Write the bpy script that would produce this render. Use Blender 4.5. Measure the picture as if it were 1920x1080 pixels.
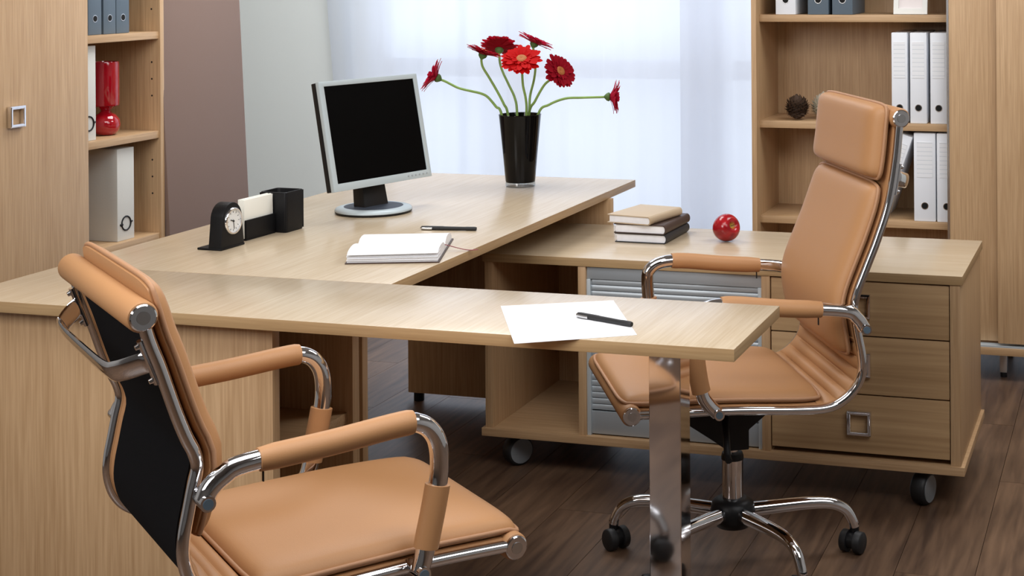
import bpy, bmesh, math, random
from mathutils import Vector, Matrix

for o in list(bpy.data.objects):
    bpy.data.objects.remove(o, do_unlink=True)
scene = bpy.context.scene
COL = scene.collection
random.seed(7)

# ------------------------------------------------------------------ camera
YAW = -0.280914
cam_d = bpy.data.cameras.new('camera')
cam = bpy.data.objects.new('camera', cam_d)
COL.objects.link(cam)
cam.location = (0.752, -2.837, 1.4881)
cam.rotation_mode = 'XYZ'
_base = Matrix.Rotation(-YAW, 3, 'Z') @ Matrix.Rotation(math.pi / 2, 3, 'X')
cam.rotation_euler = (_base @ Matrix.Rotation(-0.00672, 3, 'Z')).to_euler()
cam_d.sensor_width = 36.0
cam_d.lens = 2832.6 / 1920 * 36.0
cam_d.shift_x = -350.0 / 1920            # the picture is the lower left part of a wider level view
cam_d.shift_y = -(540 + 56.89) / 1920
cam_d.clip_start = 0.05
scene.camera = cam

# ------------------------------------------------------------------ view / world / big lights
vs = scene.view_settings
vs.view_transform = 'Standard'
vs.look = 'None'
vs.gamma = 1.0
vs.use_curve_mapping = False
vs.exposure = 0.38

world = bpy.data.worlds.new('world')
scene.world = world
world.use_nodes = True
bg = world.node_tree.nodes['Background']
bg.inputs['Color'].default_value = (0.86, 0.92, 1.0, 1)
bg.inputs['Strength'].default_value = 1.0


def area(name, loc, target, sx, sy, power, color=(1, 1, 1)):
    d = bpy.data.lights.new(name, 'AREA')
    d.shape = 'RECTANGLE'
    d.size, d.size_y = sx, sy
    d.energy = power
    d.color = color
    o = bpy.data.objects.new(name, d)
    COL.objects.link(o)
    o.location = loc
    o.rotation_euler = (Vector(target) - Vector(loc)).to_track_quat('-Z', 'Y').to_euler()
    return o


area('daylight_outside', (-0.8, 4.3, 1.4), (-0.8, 0, 1.4), 5.0, 3.4, 32, (0.93, 0.97, 1.0))
area('ceiling_light', (-0.35, -0.7, 2.62), (-0.5, -0.5, 0), 1.8, 1.4, 33, (0.99, 0.99, 1.0))
area('added_light_rear', (-1.8, 2.1, 2.62), (-2.1, 2.3, 0), 1.3, 1.1, 32, (0.98, 0.99, 1.0))  # added unseen lamp, brightens the back left corner, wall and board
area('ceiling_light_right', (1.3, -0.5, 2.55), (0.3, 0.7, 0.3), 1.6, 1.6, 28, (0.99, 0.99, 1.0))
area('added_light_bookcase', (0.8, 2.0, 2.62), (0.6, 2.3, 0.0), 1.4, 0.8, 23, (0.98, 0.99, 1.0))  # added unseen lamp, lifts the bookcase doors and the storage top
area('studio_key', (-1.7, -2.4, 2.2), (-1.2, 0.3, 0.3), 1.2, 1.2, 36, (1.0, 0.98, 0.97))


# ------------------------------------------------------------------ materials
def newmat(name):
    m = bpy.data.materials.new(name)
    m.use_nodes = True
    nt = m.node_tree
    return m, nt, nt.nodes['Principled BSDF']


def plain(name, col, rough=0.5, metal=0.0, bump=0.0, bscale=200.0, var=0.0, spec=0.5, coat=0.0):
    m, nt, b = newmat(name)
    b.inputs['Base Color'].default_value = (*col, 1)
    b.inputs['Roughness'].default_value = rough
    b.inputs['Metallic'].default_value = metal
    b.inputs['Specular IOR Level'].default_value = spec
    b.inputs['Coat Weight'].default_value = coat
    if bump or var:
        tc = nt.nodes.new('ShaderNodeTexCoord')
        n = nt.nodes.new('ShaderNodeTexNoise')
        n.inputs['Scale'].default_value = bscale
        n.inputs['Detail'].default_value = 4
        nt.links.new(tc.outputs['Object'], n.inputs['Vector'])
        if bump:
            bp = nt.nodes.new('ShaderNodeBump')
            bp.inputs['Strength'].default_value = bump
            bp.inputs['Distance'].default_value = 0.002
            nt.links.new(n.outputs['Fac'], bp.inputs['Height'])
            nt.links.new(bp.outputs['Normal'], b.inputs['Normal'])
        if var:
            mx = nt.nodes.new('ShaderNodeMixRGB')
            mx.inputs['Color1'].default_value = (*[c * (1 - var) for c in col], 1)
            mx.inputs['Color2'].default_value = (*[min(1, c * (1 + var)) for c in col], 1)
            nt.links.new(n.outputs['Fac'], mx.inputs['Fac'])
            nt.links.new(mx.outputs['Color'], b.inputs['Base Color'])
    return m


def wood(name, axis, light, dark, rough=0.42, fine=190.0, broad=10.0, along=0.03, contrast=1.0, rnd=0.0):
    """wood veneer; the grain runs along the given axis of the thing"""
    m, nt, b = newmat(name)
    N, Lk = nt.nodes, nt.links
    tc = N.new('ShaderNodeTexCoord')
    oi = N.new('ShaderNodeObjectInfo')
    add = N.new('ShaderNodeVectorMath'); add.operation = 'MULTIPLY_ADD'
    comb = N.new('ShaderNodeCombineXYZ')
    for i in range(3):
        Lk.new(oi.outputs['Random'], comb.inputs[i])
    add.inputs[1].default_value = (7.3, 5.1, 3.7)
    Lk.new(comb.outputs[0], add.inputs[0])
    Lk.new(tc.outputs['Object'], add.inputs[2])
    k = 'XYZ'.index(axis)

    def noise(sc, dist, detail):
        mp = N.new('ShaderNodeMapping')
        s = [sc, sc, sc]
        s[k] = sc * along
        mp.inputs['Scale'].default_value = s
        Lk.new(add.outputs[0], mp.inputs['Vector'])
        n = N.new('ShaderNodeTexNoise')
        n.inputs['Scale'].default_value = 1.0
        n.inputs['Detail'].default_value = detail
        n.inputs['Distortion'].default_value = dist
        Lk.new(mp.outputs[0], n.inputs['Vector'])
        return n
    n1 = noise(fine, 0.3, 5)
    n2 = noise(broad, 1.2, 3)
    mr = N.new('ShaderNodeMath'); mr.operation = 'MULTIPLY_ADD'
    mr.inputs[1].default_value = 0.68
    m2 = N.new('ShaderNodeMath'); m2.operation = 'MULTIPLY'
    m2.inputs[1].default_value = 0.32
    Lk.new(n2.outputs['Fac'], m2.inputs[0])
    Lk.new(n1.outputs['Fac'], mr.inputs[0])
    Lk.new(m2.outputs[0], mr.inputs[2])
    cr = N.new('ShaderNodeValToRGB')
    h = 0.17 / contrast
    cr.color_ramp.elements[0].position = 0.5 - h
    cr.color_ramp.elements[0].color = (*dark, 1)
    cr.color_ramp.elements[1].position = 0.5 + h
    cr.color_ramp.elements[1].color = (*light, 1)
    Lk.new(mr.outputs[0], cr.inputs['Fac'])
    out = cr.outputs['Color']
    if rnd:
        hs = N.new('ShaderNodeHueSaturation')
        mm = N.new('ShaderNodeMapRange')
        mm.inputs['To Min'].default_value = 1 - rnd
        mm.inputs['To Max'].default_value = 1 + rnd
        Lk.new(oi.outputs['Random'], mm.inputs['Value'])
        Lk.new(mm.outputs[0], hs.inputs['Value'])
        Lk.new(out, hs.inputs['Color'])
        out = hs.outputs['Color']
    Lk.new(out, b.inputs['Base Color'])
    b.inputs['Roughness'].default_value = rough
    bp = N.new('ShaderNodeBump')
    bp.inputs['Strength'].default_value = 0.10
    bp.inputs['Distance'].default_value = 0.001
    Lk.new(n1.outputs['Fac'], bp.inputs['Height'])
    Lk.new(bp.outputs['Normal'], b.inputs['Normal'])
    return m


OAK_L, OAK_D = (0.59, 0.392, 0.22), (0.425, 0.26, 0.13)
M = {}
for ax in 'XYZ':
    M['oak' + ax] = wood('oak_veneer_' + ax, ax, OAK_L, OAK_D)
M['topY'] = wood('oak_top_Y', 'Y', (0.58, 0.47, 0.335), (0.49, 0.38, 0.25), rough=0.24)
M['topX'] = wood('oak_top_X', 'X', (0.58, 0.47, 0.335), (0.49, 0.38, 0.25), rough=0.24)
M['drawer'] = wood('oak_drawer', 'X', (0.58, 0.385, 0.205), (0.37, 0.225, 0.105), fine=70, along=0.03, contrast=0.9)
M['floor'] = wood('dark_plank', 'Y', (0.165, 0.096, 0.056), (0.052, 0.027, 0.016), rough=0.42, fine=48, broad=7,
                  along=0.09, contrast=1.0, rnd=0.10)
M['edge'] = wood('oak_edge_band', 'X', (0.47, 0.315, 0.16), (0.36, 0.225, 0.105))
M['edgeY'] = wood('oak_edge_band_Y', 'Y', (0.47, 0.315, 0.16), (0.36, 0.225, 0.105))
M['joint'] = plain('floor_joint', (0.012, 0.008, 0.006), 0.9)
M['leather'] = plain('tan_leather', (0.45, 0.228, 0.098), 0.5, bump=0.08, bscale=420, var=0.03, spec=0.38)
M['leather_edge'] = plain('leather_seam', (0.43, 0.225, 0.115), 0.55, bump=0.15, bscale=300)
M['blackfab'] = plain('black_fabric', (0.005, 0.005, 0.006), 0.95, spec=0.1, bump=0.25, bscale=900)
M['chrome'] = plain('chrome', (0.80, 0.80, 0.82), 0.06, 1.0)
M['brushed'] = plain('brushed_steel', (0.62, 0.62, 0.62), 0.25, 1.0)
M['blueplug'] = plain('blue_steel_plug', (0.22, 0.34, 0.46), 0.25, 0.8)
M['blackplastic'] = plain('black_plastic', (0.009, 0.009, 0.010), 0.42, spec=0.3)
M['rubber'] = plain('black_rubber', (0.010, 0.010, 0.011), 0.55)
M['greyhub'] = plain('grey_hub', (0.22, 0.235, 0.25), 0.4, 0.2)
M['silver'] = plain('silver_plastic', (0.50, 0.575, 0.605), 0.38, 0.1)
M['alu'] = plain('aluminium', (0.42, 0.46, 0.49), 0.42, 0.45)
M['alulight'] = plain('aluminium_trim', (0.58, 0.65, 0.69), 0.35, 0.35)
M['screen'] = plain('screen_black', (0.0006, 0.0006, 0.0007), 0.5, spec=0.05)
M['disc'] = plain('grey_disc', (0.050, 0.060, 0.080), 0.5, spec=0.2)
M['blackleather'] = plain('black_leather', (0.006, 0.006, 0.007), 0.48, bump=0.18, bscale=500, spec=0.22)
M['paper'] = plain('white_paper', (0.86, 0.87, 0.90), 0.75)
M['cream'] = plain('cream_paper', (0.87, 0.86, 0.78), 0.8)
M['pages'] = plain('page_block', (0.87, 0.87, 0.90), 0.8, var=0.08, bscale=60)
M['cover_brown'] = plain('dark_brown_cover', (0.055, 0.03, 0.022), 0.5, bump=0.1)
M['cover_beige'] = plain('beige_cover', (0.50, 0.385, 0.26), 0.55, bump=0.12, bscale=350)
M['cover_black'] = plain('black_cover', (0.018, 0.018, 0.022), 0.5, bump=0.1)
M['ribbon'] = plain('red_ribbon', (0.19, 0.012, 0.02), 0.6)
M['vase'] = plain('black_glass', (0.002, 0.002, 0.0025), 0.05, spec=0.2)
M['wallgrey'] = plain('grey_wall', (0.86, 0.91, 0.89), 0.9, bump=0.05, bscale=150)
M['walldim'] = plain('dimmed_wall', (0.38, 0.375, 0.365), 0.9, bump=0.05, bscale=150)  # unseen walls and ceiling, darkened from white to cut bounced light
M['board'] = plain('brown_board_fabric', (0.215, 0.145, 0.118), 0.85, bump=0.2, bscale=700, var=0.05)
M['greyfile'] = plain('blue_grey_file', (0.105, 0.145, 0.185), 0.55, bump=0.08, bscale=400)
M['whitefile'] = plain('white_file', (0.84, 0.87, 0.92), 0.55)
M['linenfile'] = plain('linen_file', (0.66, 0.65, 0.60), 0.75, bump=0.3, bscale=500, var=0.05)
M['hole'] = plain('black_hole', (0.003, 0.003, 0.003), 0.9)
M['redglass'] = plain('red_glass', (0.36, 0.004, 0.012), 0.08, coat=0.6)
M['stem'] = plain('flower_stem', (0.22, 0.36, 0.085), 0.5, var=0.25, bscale=30)
M['calyx'] = plain('flower_calyx', (0.07, 0.14, 0.03), 0.6, var=0.2, bscale=120)


def mat_petal(name, col):
    m = bpy.data.materials.new(name); m.use_nodes = True
    nt = m.node_tree
    b = nt.nodes['Principled BSDF']; o = nt.nodes['Material Output']
    b.inputs['Base Color'].default_value = (*col, 1); b.inputs['Roughness'].default_value = 0.7
    b.inputs['Specular IOR Level'].default_value = 0.12
    t = nt.nodes.new('ShaderNodeBsdfTranslucent'); t.inputs['Color'].default_value = (*col, 1)
    mx = nt.nodes.new('ShaderNodeMixShader'); mx.inputs['Fac'].default_value = 0.38
    nt.links.new(b.outputs[0], mx.inputs[1]); nt.links.new(t.outputs[0], mx.inputs[2]); nt.links.new(mx.outputs[0], o.inputs[0])
    return m


M['petal_red'] = mat_petal('petal_bright_red', (0.55, 0.004, 0.005))
M['petal_dark'] = mat_petal('petal_crimson', (0.34, 0.004, 0.016))
M['petal_pink'] = mat_petal('petal_rose_red', (0.50, 0.012, 0.045))
M['eye'] = plain('flower_eye', (0.34, 0.10, 0.015), 0.7, bump=0.6, bscale=500, var=0.4)
M['conedark'] = plain('dark_pine_cone', (0.062, 0.033, 0.018), 0.75, var=0.5, bscale=60)
M['conepale'] = plain('pale_pine_cone', (0.55, 0.50, 0.40), 0.75, var=0.35, bscale=60)
M['whiteframe'] = plain('white_frame', (0.76, 0.77, 0.74), 0.5)
M['photo'] = plain('pale_print', (0.78, 0.72, 0.71), 0.6)
M['windowframe'] = plain('window_frame', (0.72, 0.74, 0.78), 0.5)
M['applestem'] = plain('apple_stem', (0.09, 0.055, 0.02), 0.8)
M['clockface'] = plain('clock_face', (0.80, 0.81, 0.80), 0.5)


def mat_apple():
    m, nt, b = newmat('apple_skin')
    N, Lk = nt.nodes, nt.links
    tc = N.new('ShaderNodeTexCoord')
    n = N.new('ShaderNodeTexNoise'); n.inputs['Scale'].default_value = 22; n.inputs['Detail'].default_value = 5
    mp = N.new('ShaderNodeMapping'); mp.inputs['Scale'].default_value = (1.6, 1.6, 0.25)
    Lk.new(tc.outputs['Object'], mp.inputs['Vector']); Lk.new(mp.outputs[0], n.inputs['Vector'])
    cr = N.new('ShaderNodeValToRGB')
    cr.color_ramp.elements[0].position = 0.35; cr.color_ramp.elements[0].color = (0.22, 0.003, 0.008, 1)
    cr.color_ramp.elements[1].position = 0.72; cr.color_ramp.elements[1].color = (0.47, 0.012, 0.018, 1)
    Lk.new(n.outputs['Fac'], cr.inputs['Fac'])
    # yellow green skin down in the stem hollow
    sep = N.new('ShaderNodeSeparateXYZ'); Lk.new(tc.outputs['Object'], sep.inputs[0])
    ln = N.new('ShaderNodeVectorMath'); ln.operation = 'LENGTH'
    fl = N.new('ShaderNodeVectorMath'); fl.operation = 'MULTIPLY'; fl.inputs[1].default_value = (1, 1, 0)
    Lk.new(tc.outputs['Object'], fl.inputs[0]); Lk.new(fl.outputs[0], ln.inputs[0])
    mr = N.new('ShaderNodeMapRange'); mr.inputs['From Min'].default_value = 0.003; mr.inputs['From Max'].default_value = 0.012
    mr.inputs['To Min'].default_value = 1; mr.inputs['To Max'].default_value = 0
    Lk.new(ln.outputs['Value'], mr.inputs['Value'])
    gt = N.new('ShaderNodeMath'); gt.operation = 'GREATER_THAN'; gt.inputs[1].default_value = 0.0
    Lk.new(sep.outputs['Z'], gt.inputs[0])
    mu = N.new('ShaderNodeMath'); mu.operation = 'MULTIPLY'
    Lk.new(mr.outputs[0], mu.inputs[0]); Lk.new(gt.outputs[0], mu.inputs[1])
    mx = N.new('ShaderNodeMixRGB'); mx.inputs['Color2'].default_value = (0.55, 0.38, 0.06, 1)
    Lk.new(mu.outputs[0], mx.inputs['Fac']); Lk.new(cr.outputs['Color'], mx.inputs['Color1'])
    Lk.new(mx.outputs['Color'], b.inputs['Base Color'])
    b.inputs['Roughness'].default_value = 0.18
    return m


def mat_label():
    """printed label with thin ruled lines"""
    m, nt, b = newmat('ruled_label')
    N, Lk = nt.nodes, nt.links
    tc = N.new('ShaderNodeTexCoord')
    sep = N.new('ShaderNodeSeparateXYZ'); Lk.new(tc.outputs['Object'], sep.inputs[0])
    mu = N.new('ShaderNodeMath'); mu.operation = 'MULTIPLY'; mu.inputs[1].default_value = 62.0
    Lk.new(sep.outputs['Z'], mu.inputs[0])
    fr = N.new('ShaderNodeMath'); fr.operation = 'FRACT'; Lk.new(mu.outputs[0], fr.inputs[0])
    lt = N.new('ShaderNodeMath'); lt.operation = 'LESS_THAN'; lt.inputs[1].default_value = 0.14
    Lk.new(fr.outputs[0], lt.inputs[0])
    mx = N.new('ShaderNodeMixRGB')
    mx.inputs['Color1'].default_value = (0.86, 0.88, 0.91, 1); mx.inputs['Color2'].default_value = (0.66, 0.70, 0.75, 1)
    Lk.new(lt.outputs[0], mx.inputs['Fac']); Lk.new(mx.outputs['Color'], b.inputs['Base Color'])
    b.inputs['Roughness'].default_value = 0.5
    return m


def mat_glass(name, tint=(0.95, 0.97, 1.0), trans=0.9):
    m = bpy.data.materials.new(name); m.use_nodes = True
    nt = m.node_tree; nt.nodes.clear()
    o = nt.nodes.new('ShaderNodeOutputMaterial'); mx = nt.nodes.new('ShaderNodeMixShader')
    t = nt.nodes.new('ShaderNodeBsdfTransparent'); g = nt.nodes.new('ShaderNodeBsdfGlossy')
    t.inputs['Color'].default_value = (*tint, 1); g.inputs['Roughness'].default_value = 0.02
    mx.inputs['Fac'].default_value = 1 - trans
    nt.links.new(t.outputs[0], mx.inputs[1]); nt.links.new(g.outputs[0], mx.inputs[2]); nt.links.new(mx.outputs[0], o.inputs[0])
    return m


def mat_curtain():
    m = bpy.data.materials.new('sheer_curtain'); m.use_nodes = True
    nt = m.node_tree; nt.nodes.clear()
    o = nt.nodes.new('ShaderNodeOutputMaterial')
    t = nt.nodes.new('ShaderNodeBsdfTransparent'); t.inputs['Color'].default_value = (1, 1, 1, 1)
    tl = nt.nodes.new('ShaderNodeBsdfTranslucent'); tl.inputs['Color'].default_value = (0.86, 0.89, 0.95, 1)
    d = nt.nodes.new('ShaderNodeBsdfDiffuse'); d.inputs['Color'].default_value = (0.80, 0.83, 0.90, 1)
    m1 = nt.nodes.new('ShaderNodeMixShader'); m1.inputs['Fac'].default_value = 0.35
    m2 = nt.nodes.new('ShaderNodeMixShader'); m2.inputs['Fac'].default_value = 0.86
    nt.links.new(tl.outputs[0], m1.inputs[1]); nt.links.new(d.outputs[0], m1.inputs[2])
    nt.links.new(t.outputs[0], m2.inputs[1]); nt.links.new(m1.outputs[0], m2.inputs[2])
    nt.links.new(m2.outputs[0], o.inputs[0])
    return m


M['apple'] = mat_apple()
M['label'] = mat_label()
M['glass'] = mat_glass('window_glass')
M['clearglass'] = mat_glass('clear_glass_foot', (0.80, 0.86, 0.90), 0.72)
M['curtain'] = mat_curtain()


# ------------------------------------------------------------------ mesh building
def catmull(pts, n=6):
    P = [Vector(p) for p in pts]
    if len(P) < 3:
        return P
    out = []
    for i in range(len(P) - 1):
        p0 = P[i - 1] if i else P[0] * 2 - P[1]
        p1, p2 = P[i], P[i + 1]
        p3 = P[i + 2] if i + 2 < len(P) else P[-1] * 2 - P[-2]
        for k in range(n):
            t = k / n
            out.append(0.5 * ((2 * p1) + (p2 - p0) * t + (2 * p0 - 5 * p1 + 4 * p2 - p3) * t * t
                              + (3 * p1 - p0 - 3 * p2 + p3) * t * t * t))
    out.append(P[-1])
    return out


class MB:
    def __init__(self):
        self.v, self.f = [], []

    def add(self, vs, fs):
        o = len(self.v)
        self.v += [tuple(p) for p in vs]
        self.f += [tuple(i + o for i in f) for f in fs]
        return self

    def box(self, x0, x1, y0, y1, z0, z1):
        vs = [(x, y, z) for x in (x0, x1) for y in (y0, y1) for z in (z0, z1)]
        return self.add(vs, [(0, 1, 3, 2), (4, 6, 7, 5), (0, 4, 5, 1), (2, 3, 7, 6), (0, 2, 6, 4), (1, 5, 7, 3)])

    def prism(self, poly, axis, a, b):
        """extrude a 2D polygon; axis is the extrusion axis"""
        n = len(poly)

        def mk(p, c):
            return {'X': (c, p[0], p[1]), 'Y': (p[0], c, p[1]), 'Z': (p[0], p[1], c)}[axis]
        vs = [mk(p, a) for p in poly] + [mk(p, b) for p in poly]
        fs = [tuple(range(n)), tuple(range(2 * n - 1, n - 1, -1))]
        fs += [(i, (i + 1) % n, n + (i + 1) % n, n + i) for i in range(n)]
        return self.add(vs, fs)

    def tube(self, pts, r, seg=12, cap=True, flat=(1, 1), up=None):
        P = [Vector(p) for p in pts]
        n = len(P)
        T = []
        for i in range(n):
            d = P[min(i + 1, n - 1)] - P[max(i - 1, 0)]
            T.append(d.normalized())
        u = Vector(up) if up else (Vector((0, 0, 1)) if abs(T[0].z) < 0.9 else Vector((1, 0, 0)))
        u = (u - T[0] * u.dot(T[0])).normalized()
        vs, fs = [], []
        for i in range(n):
            u = (u - T[i] * u.dot(T[i])).normalized()
            w = T[i].cross(u)
            rr = r[i] if isinstance(r, (list, tuple)) else r
            for k in range(seg):
                a = 2 * math.pi * k / seg
                vs.append(P[i] + u * (math.cos(a) * rr * flat[0]) + w * (math.sin(a) * rr * flat[1]))
        for i in range(n - 1):
            for k in range(seg):
                k2 = (k + 1) % seg
                fs.append((i * seg + k, i * seg + k2, (i + 1) * seg + k2, (i + 1) * seg + k))
        if cap:
            fs.append(tuple(range(seg)))
            fs.append(tuple(range((n - 1) * seg, n * seg)))
        return self.add(vs, fs)

    def cyl(self, p0, p1, r, seg=20):
        return self.tube([p0, p1], r, seg)

    def lathe(self, prof, seg=32, c=(0, 0, 0), close=True):
        """prof: (radius, z) from bottom to top round the vertical axis through c"""
        vs, fs = [], []
        n = len(prof)
        for (r, z) in prof:
            for k in range(seg):
                a = 2 * math.pi * k / seg
                vs.append((c[0] + r * math.cos(a), c[1] + r * math.sin(a), c[2] + z))
        for i in range(n - 1):
            for k in range(seg):
                k2 = (k + 1) % seg
                fs.append((i * seg + k, i * seg + k2, (i + 1) * seg + k2, (i + 1) * seg + k))
        if close:
            fs.append(tuple(range(seg)))
            fs.append(tuple(range((n - 1) * seg, n * seg)))
        return self.add(vs, fs)

    def xform(self, mat):
        self.v = [tuple(mat @ Vector(p)) for p in self.v]
        return self

    def mesh(self, name, mat, bevel=0.0, smooth=35):
        me = bpy.data.meshes.new(name)
        me.from_pydata(self.v, [], self.f)
        bm = bmesh.new()
        bm.from_mesh(me)
        bmesh.ops.recalc_face_normals(bm, faces=bm.faces)
        if bevel:
            bmesh.ops.bevel(bm, geom=list(bm.edges), offset=bevel, segments=2, profile=0.6, affect='EDGES')
        bm.to_mesh(me)
        bm.free()
        if smooth:
            me.polygons.foreach_set('use_smooth', [True] * len(me.polygons))
            me.set_sharp_from_angle(angle=math.radians(smooth))
        me.materials.append(mat)
        return me

    def build(self, name, mat, parent=None, bevel=0.0, smooth=35, world=True):
        """world: vertices are room coordinates, stored relative to the (unrotated) parent"""
        if world and parent is not None:
            off = Vector((0, 0, 0))
            q = parent
            while q is not None:
                off += q.location
                q = q.parent
            self.v = [tuple(Vector(p) - off) for p in self.v]
        o = bpy.data.objects.new(name, self.mesh(name, mat, bevel, smooth))
        COL.objects.link(o)
        if parent is not None:
            o.parent = parent
        return o


def band_edges(o):
    """edge banding: the narrow faces of a top carry their own veneer strip"""
    me = o.data
    me.materials.append(M['edge'])
    me.materials.append(M['edgeY'])
    for p in me.polygons:
        if abs(p.normal.z) < .3:
            p.material_index = 1 if abs(p.normal.y) > abs(p.normal.x) else 2
    return o


def bx(*a):
    return MB().box(*a)


def tag(o, label=None, cat=None, group=None, kind=None):
    if label: o['label'] = label
    if cat: o['category'] = cat
    if group: o['group'] = group
    if kind: o['kind'] = kind
    return o


def thing(name, label, cat, loc=(0, 0, 0), rz=0.0, group=None):
    o = bpy.data.objects.new(name, None)
    o.empty_display_size = 0.1
    COL.objects.link(o)
    o.location = loc
    o.rotation_euler = (0, 0, rz)
    return tag(o, label, cat, group)


def struct(name, mb, mat, bevel=0.0, parent=None, **k):
    o = mb.build(name, mat, parent, bevel, **k)
    if parent is None:
        o['kind'] = 'structure'
    return o


# ------------------------------------------------------------------ room shell
X0, X1, Y0, Y1, HC = -3.3, 2.6, -4.6, 3.3, 2.7
floor = struct('floor', bx(X0 - .1, X1, Y0, Y1 + .2, -0.06, -0.012), M['joint'])
PW, PL = 0.193, 1.285
plank_me = bx(-PW / 2 + .0007, PW / 2 - .0007, 0, PL - .0014, -0.012, 0).mesh('plank', M['floor'])
ix = 0
x = X0 + PW / 2
while x < X1:
    y = Y0 - ((ix * 0.43) % 1.0) * PL
    while y < Y1 + .1:
        o = bpy.data.objects.new('plank', plank_me)
        COL.objects.link(o)
        o.parent = floor
        o.location = (x, y, 0)
        y += PL
    x += PW
    ix += 1

struct('wall_left', bx(X0 - .12, X0, Y0, Y1 + .12, 0, HC), M['walldim'])
struct('wall_front', bx(X0, X1, Y0 - .12, Y0, 0, HC), M['walldim'])
struct('wall_right', bx(X1, X1 + .12, Y0, Y1 + .12, 0, HC), M['walldim'])
struct('ceiling', bx(X0 - .12, X1 + .12, Y0 - .12, Y1 + .12, HC, HC + .1), M['walldim'])
WX0, WX1, WZ1 = -2.58, 1.5, 2.42
wb = MB().box(X0, WX0, Y1, Y1 + .12, 0, HC).box(WX1, X1, Y1, Y1 + .12, 0, HC)
wb.box(WX0, WX1, Y1, Y1 + .12, WZ1, HC)
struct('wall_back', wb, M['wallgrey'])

# window_1: frame, mullions, transom and panes behind the sheer curtains
wf = MB()
wy0, wy1 = Y1 + .03, Y1 + .10
wf.box(WX0, WX1, wy0, wy1, 0.0, 0.07).box(WX0, WX1, wy0, wy1, WZ1 - .07, WZ1)
wf.box(WX0, WX0 + .07, wy0, wy1, .07, WZ1 - .07).box(WX1 - .07, WX1, wy0, wy1, .07, WZ1 - .07)
win = struct('window_1', wf, M['windowframe'])
mull = [-1.87, -0.98, 0.25]
for mx_ in mull:
    bx(mx_ - .045, mx_ + .045, wy0, wy1, .07, WZ1 - .07).build('mullion', M['windowframe'], win, .004)
edges = [WX0 + .07] + [m_ for m_ in mull] + [WX1 - .07]
for i in range(len(edges) - 1):
    a = edges[i] + (.045 if i else 0)
    b_ = edges[i + 1] - (.045 if i < len(edges) - 2 else 0)
    bx(a, b_, wy0, wy1, 1.02, 1.10).build('transom', M['windowframe'], win, .004)
    for z0, z1 in ((.07, 1.02), (1.10, WZ1 - .07)):
        bx(a, b_, Y1 + .06, Y1 + .066, z0, z1).build('pane', M['glass'], win)


def curtain(label, xa, xb, y, seed, lean=0.0):
    rng = random.Random(seed)
    nx, nz = 220, 10
    ph = [rng.uniform(0, 6.28) for _ in range(5)]
    vs, fs = [], []
    for j in range(nz + 1):
        z = 0.03 + (2.5 - 0.03) * j / nz
        for i in range(nx + 1):
            u = i / nx
            xx = xa + (xb - xa) * u
            s = (xx - xa)
            soft = 0.55 + 0.45 * math.sin(2.1 * s + ph[0])
            f = 0.011 * math.sin(s * 26 + 2.2 * math.sin(s * 3.1 + ph[1]) + ph[2]) * soft \
                + 0.0035 * math.sin(s * 61 + ph[3]) + 0.012 * math.sin(s * 9 + ph[4])
            edge = max(0.0, 1 - s / 0.25)
            f *= 1 + 0.9 * edge
            vs.append((xx - lean * edge * (z - 0.6), y + f, z))
    for j in range(nz):
        for i in range(nx):
            a = j * (nx + 1) + i
            fs.append((a, a + 1, a + nx + 2, a + nx + 1))
    m = MB(); m.add(vs, fs)
    o = m.build('sheer_curtain', M['curtain'], smooth=80)
    return tag(o, label, 'curtain')


curtain('sheer white curtain on the window behind the monitor and flowers', -2.68, -0.86, 3.23, 3, 0.08)
curtain('sheer white curtain on the window directly beside the tall right bookcase', -1.06, 1.3, 3.17, 11)
rod = tag(MB().cyl((-2.95, 3.16, 2.52), (1.45, 3.16, 2.52), .014).build('curtain_rod', M['brushed']),
          'steel curtain rod above the window', 'curtain rod')


# ------------------------------------------------------------------ left cabinet (faces +X)
CX = -2.6
cab = thing('filing_cabinet', 'tall oak cabinet with a closed door and open shelves on the left', 'cabinet', (-2.8, 1.2, 0))
CD = -2.99
bx(CD, CX, 1.822, 1.844, 0.0, 2.15).build('side_panel', M['oakZ'], cab, .001)
bx(CD, CX, 0.42, 0.444, 0.0, 2.15).build('side_panel', M['oakZ'], cab, .001)
bx(CD + .012, CX - .012, 1.345, 1.367, 0.06, 2.125).build('divider', M['oakZ'], cab, .001)
bx(CD, CD + .01, .444, 1.822, 0.06, 2.125).build('back_panel', M['oakZ'], cab)
bx(CD, CX, .444, 1.822, 2.125, 2.15).build('top_panel', M['oakY'], cab, .001)
bx(CD, CX - .01, .444, 1.822, 0.0, 0.06).build('plinth', M['oakY'], cab, .001)
for zt in (1.28, .925, .56, .24, 1.66):
    bx(CD + .01, CX - .006, 1.367, 1.822, zt - .026, zt).build('shelf', M['oakY'], cab, .001)
door = bx(CX + .002, CX + .022, .43, 1.406, .05, 2.13).build('door', M['oakZ'], cab, .0012)


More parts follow.
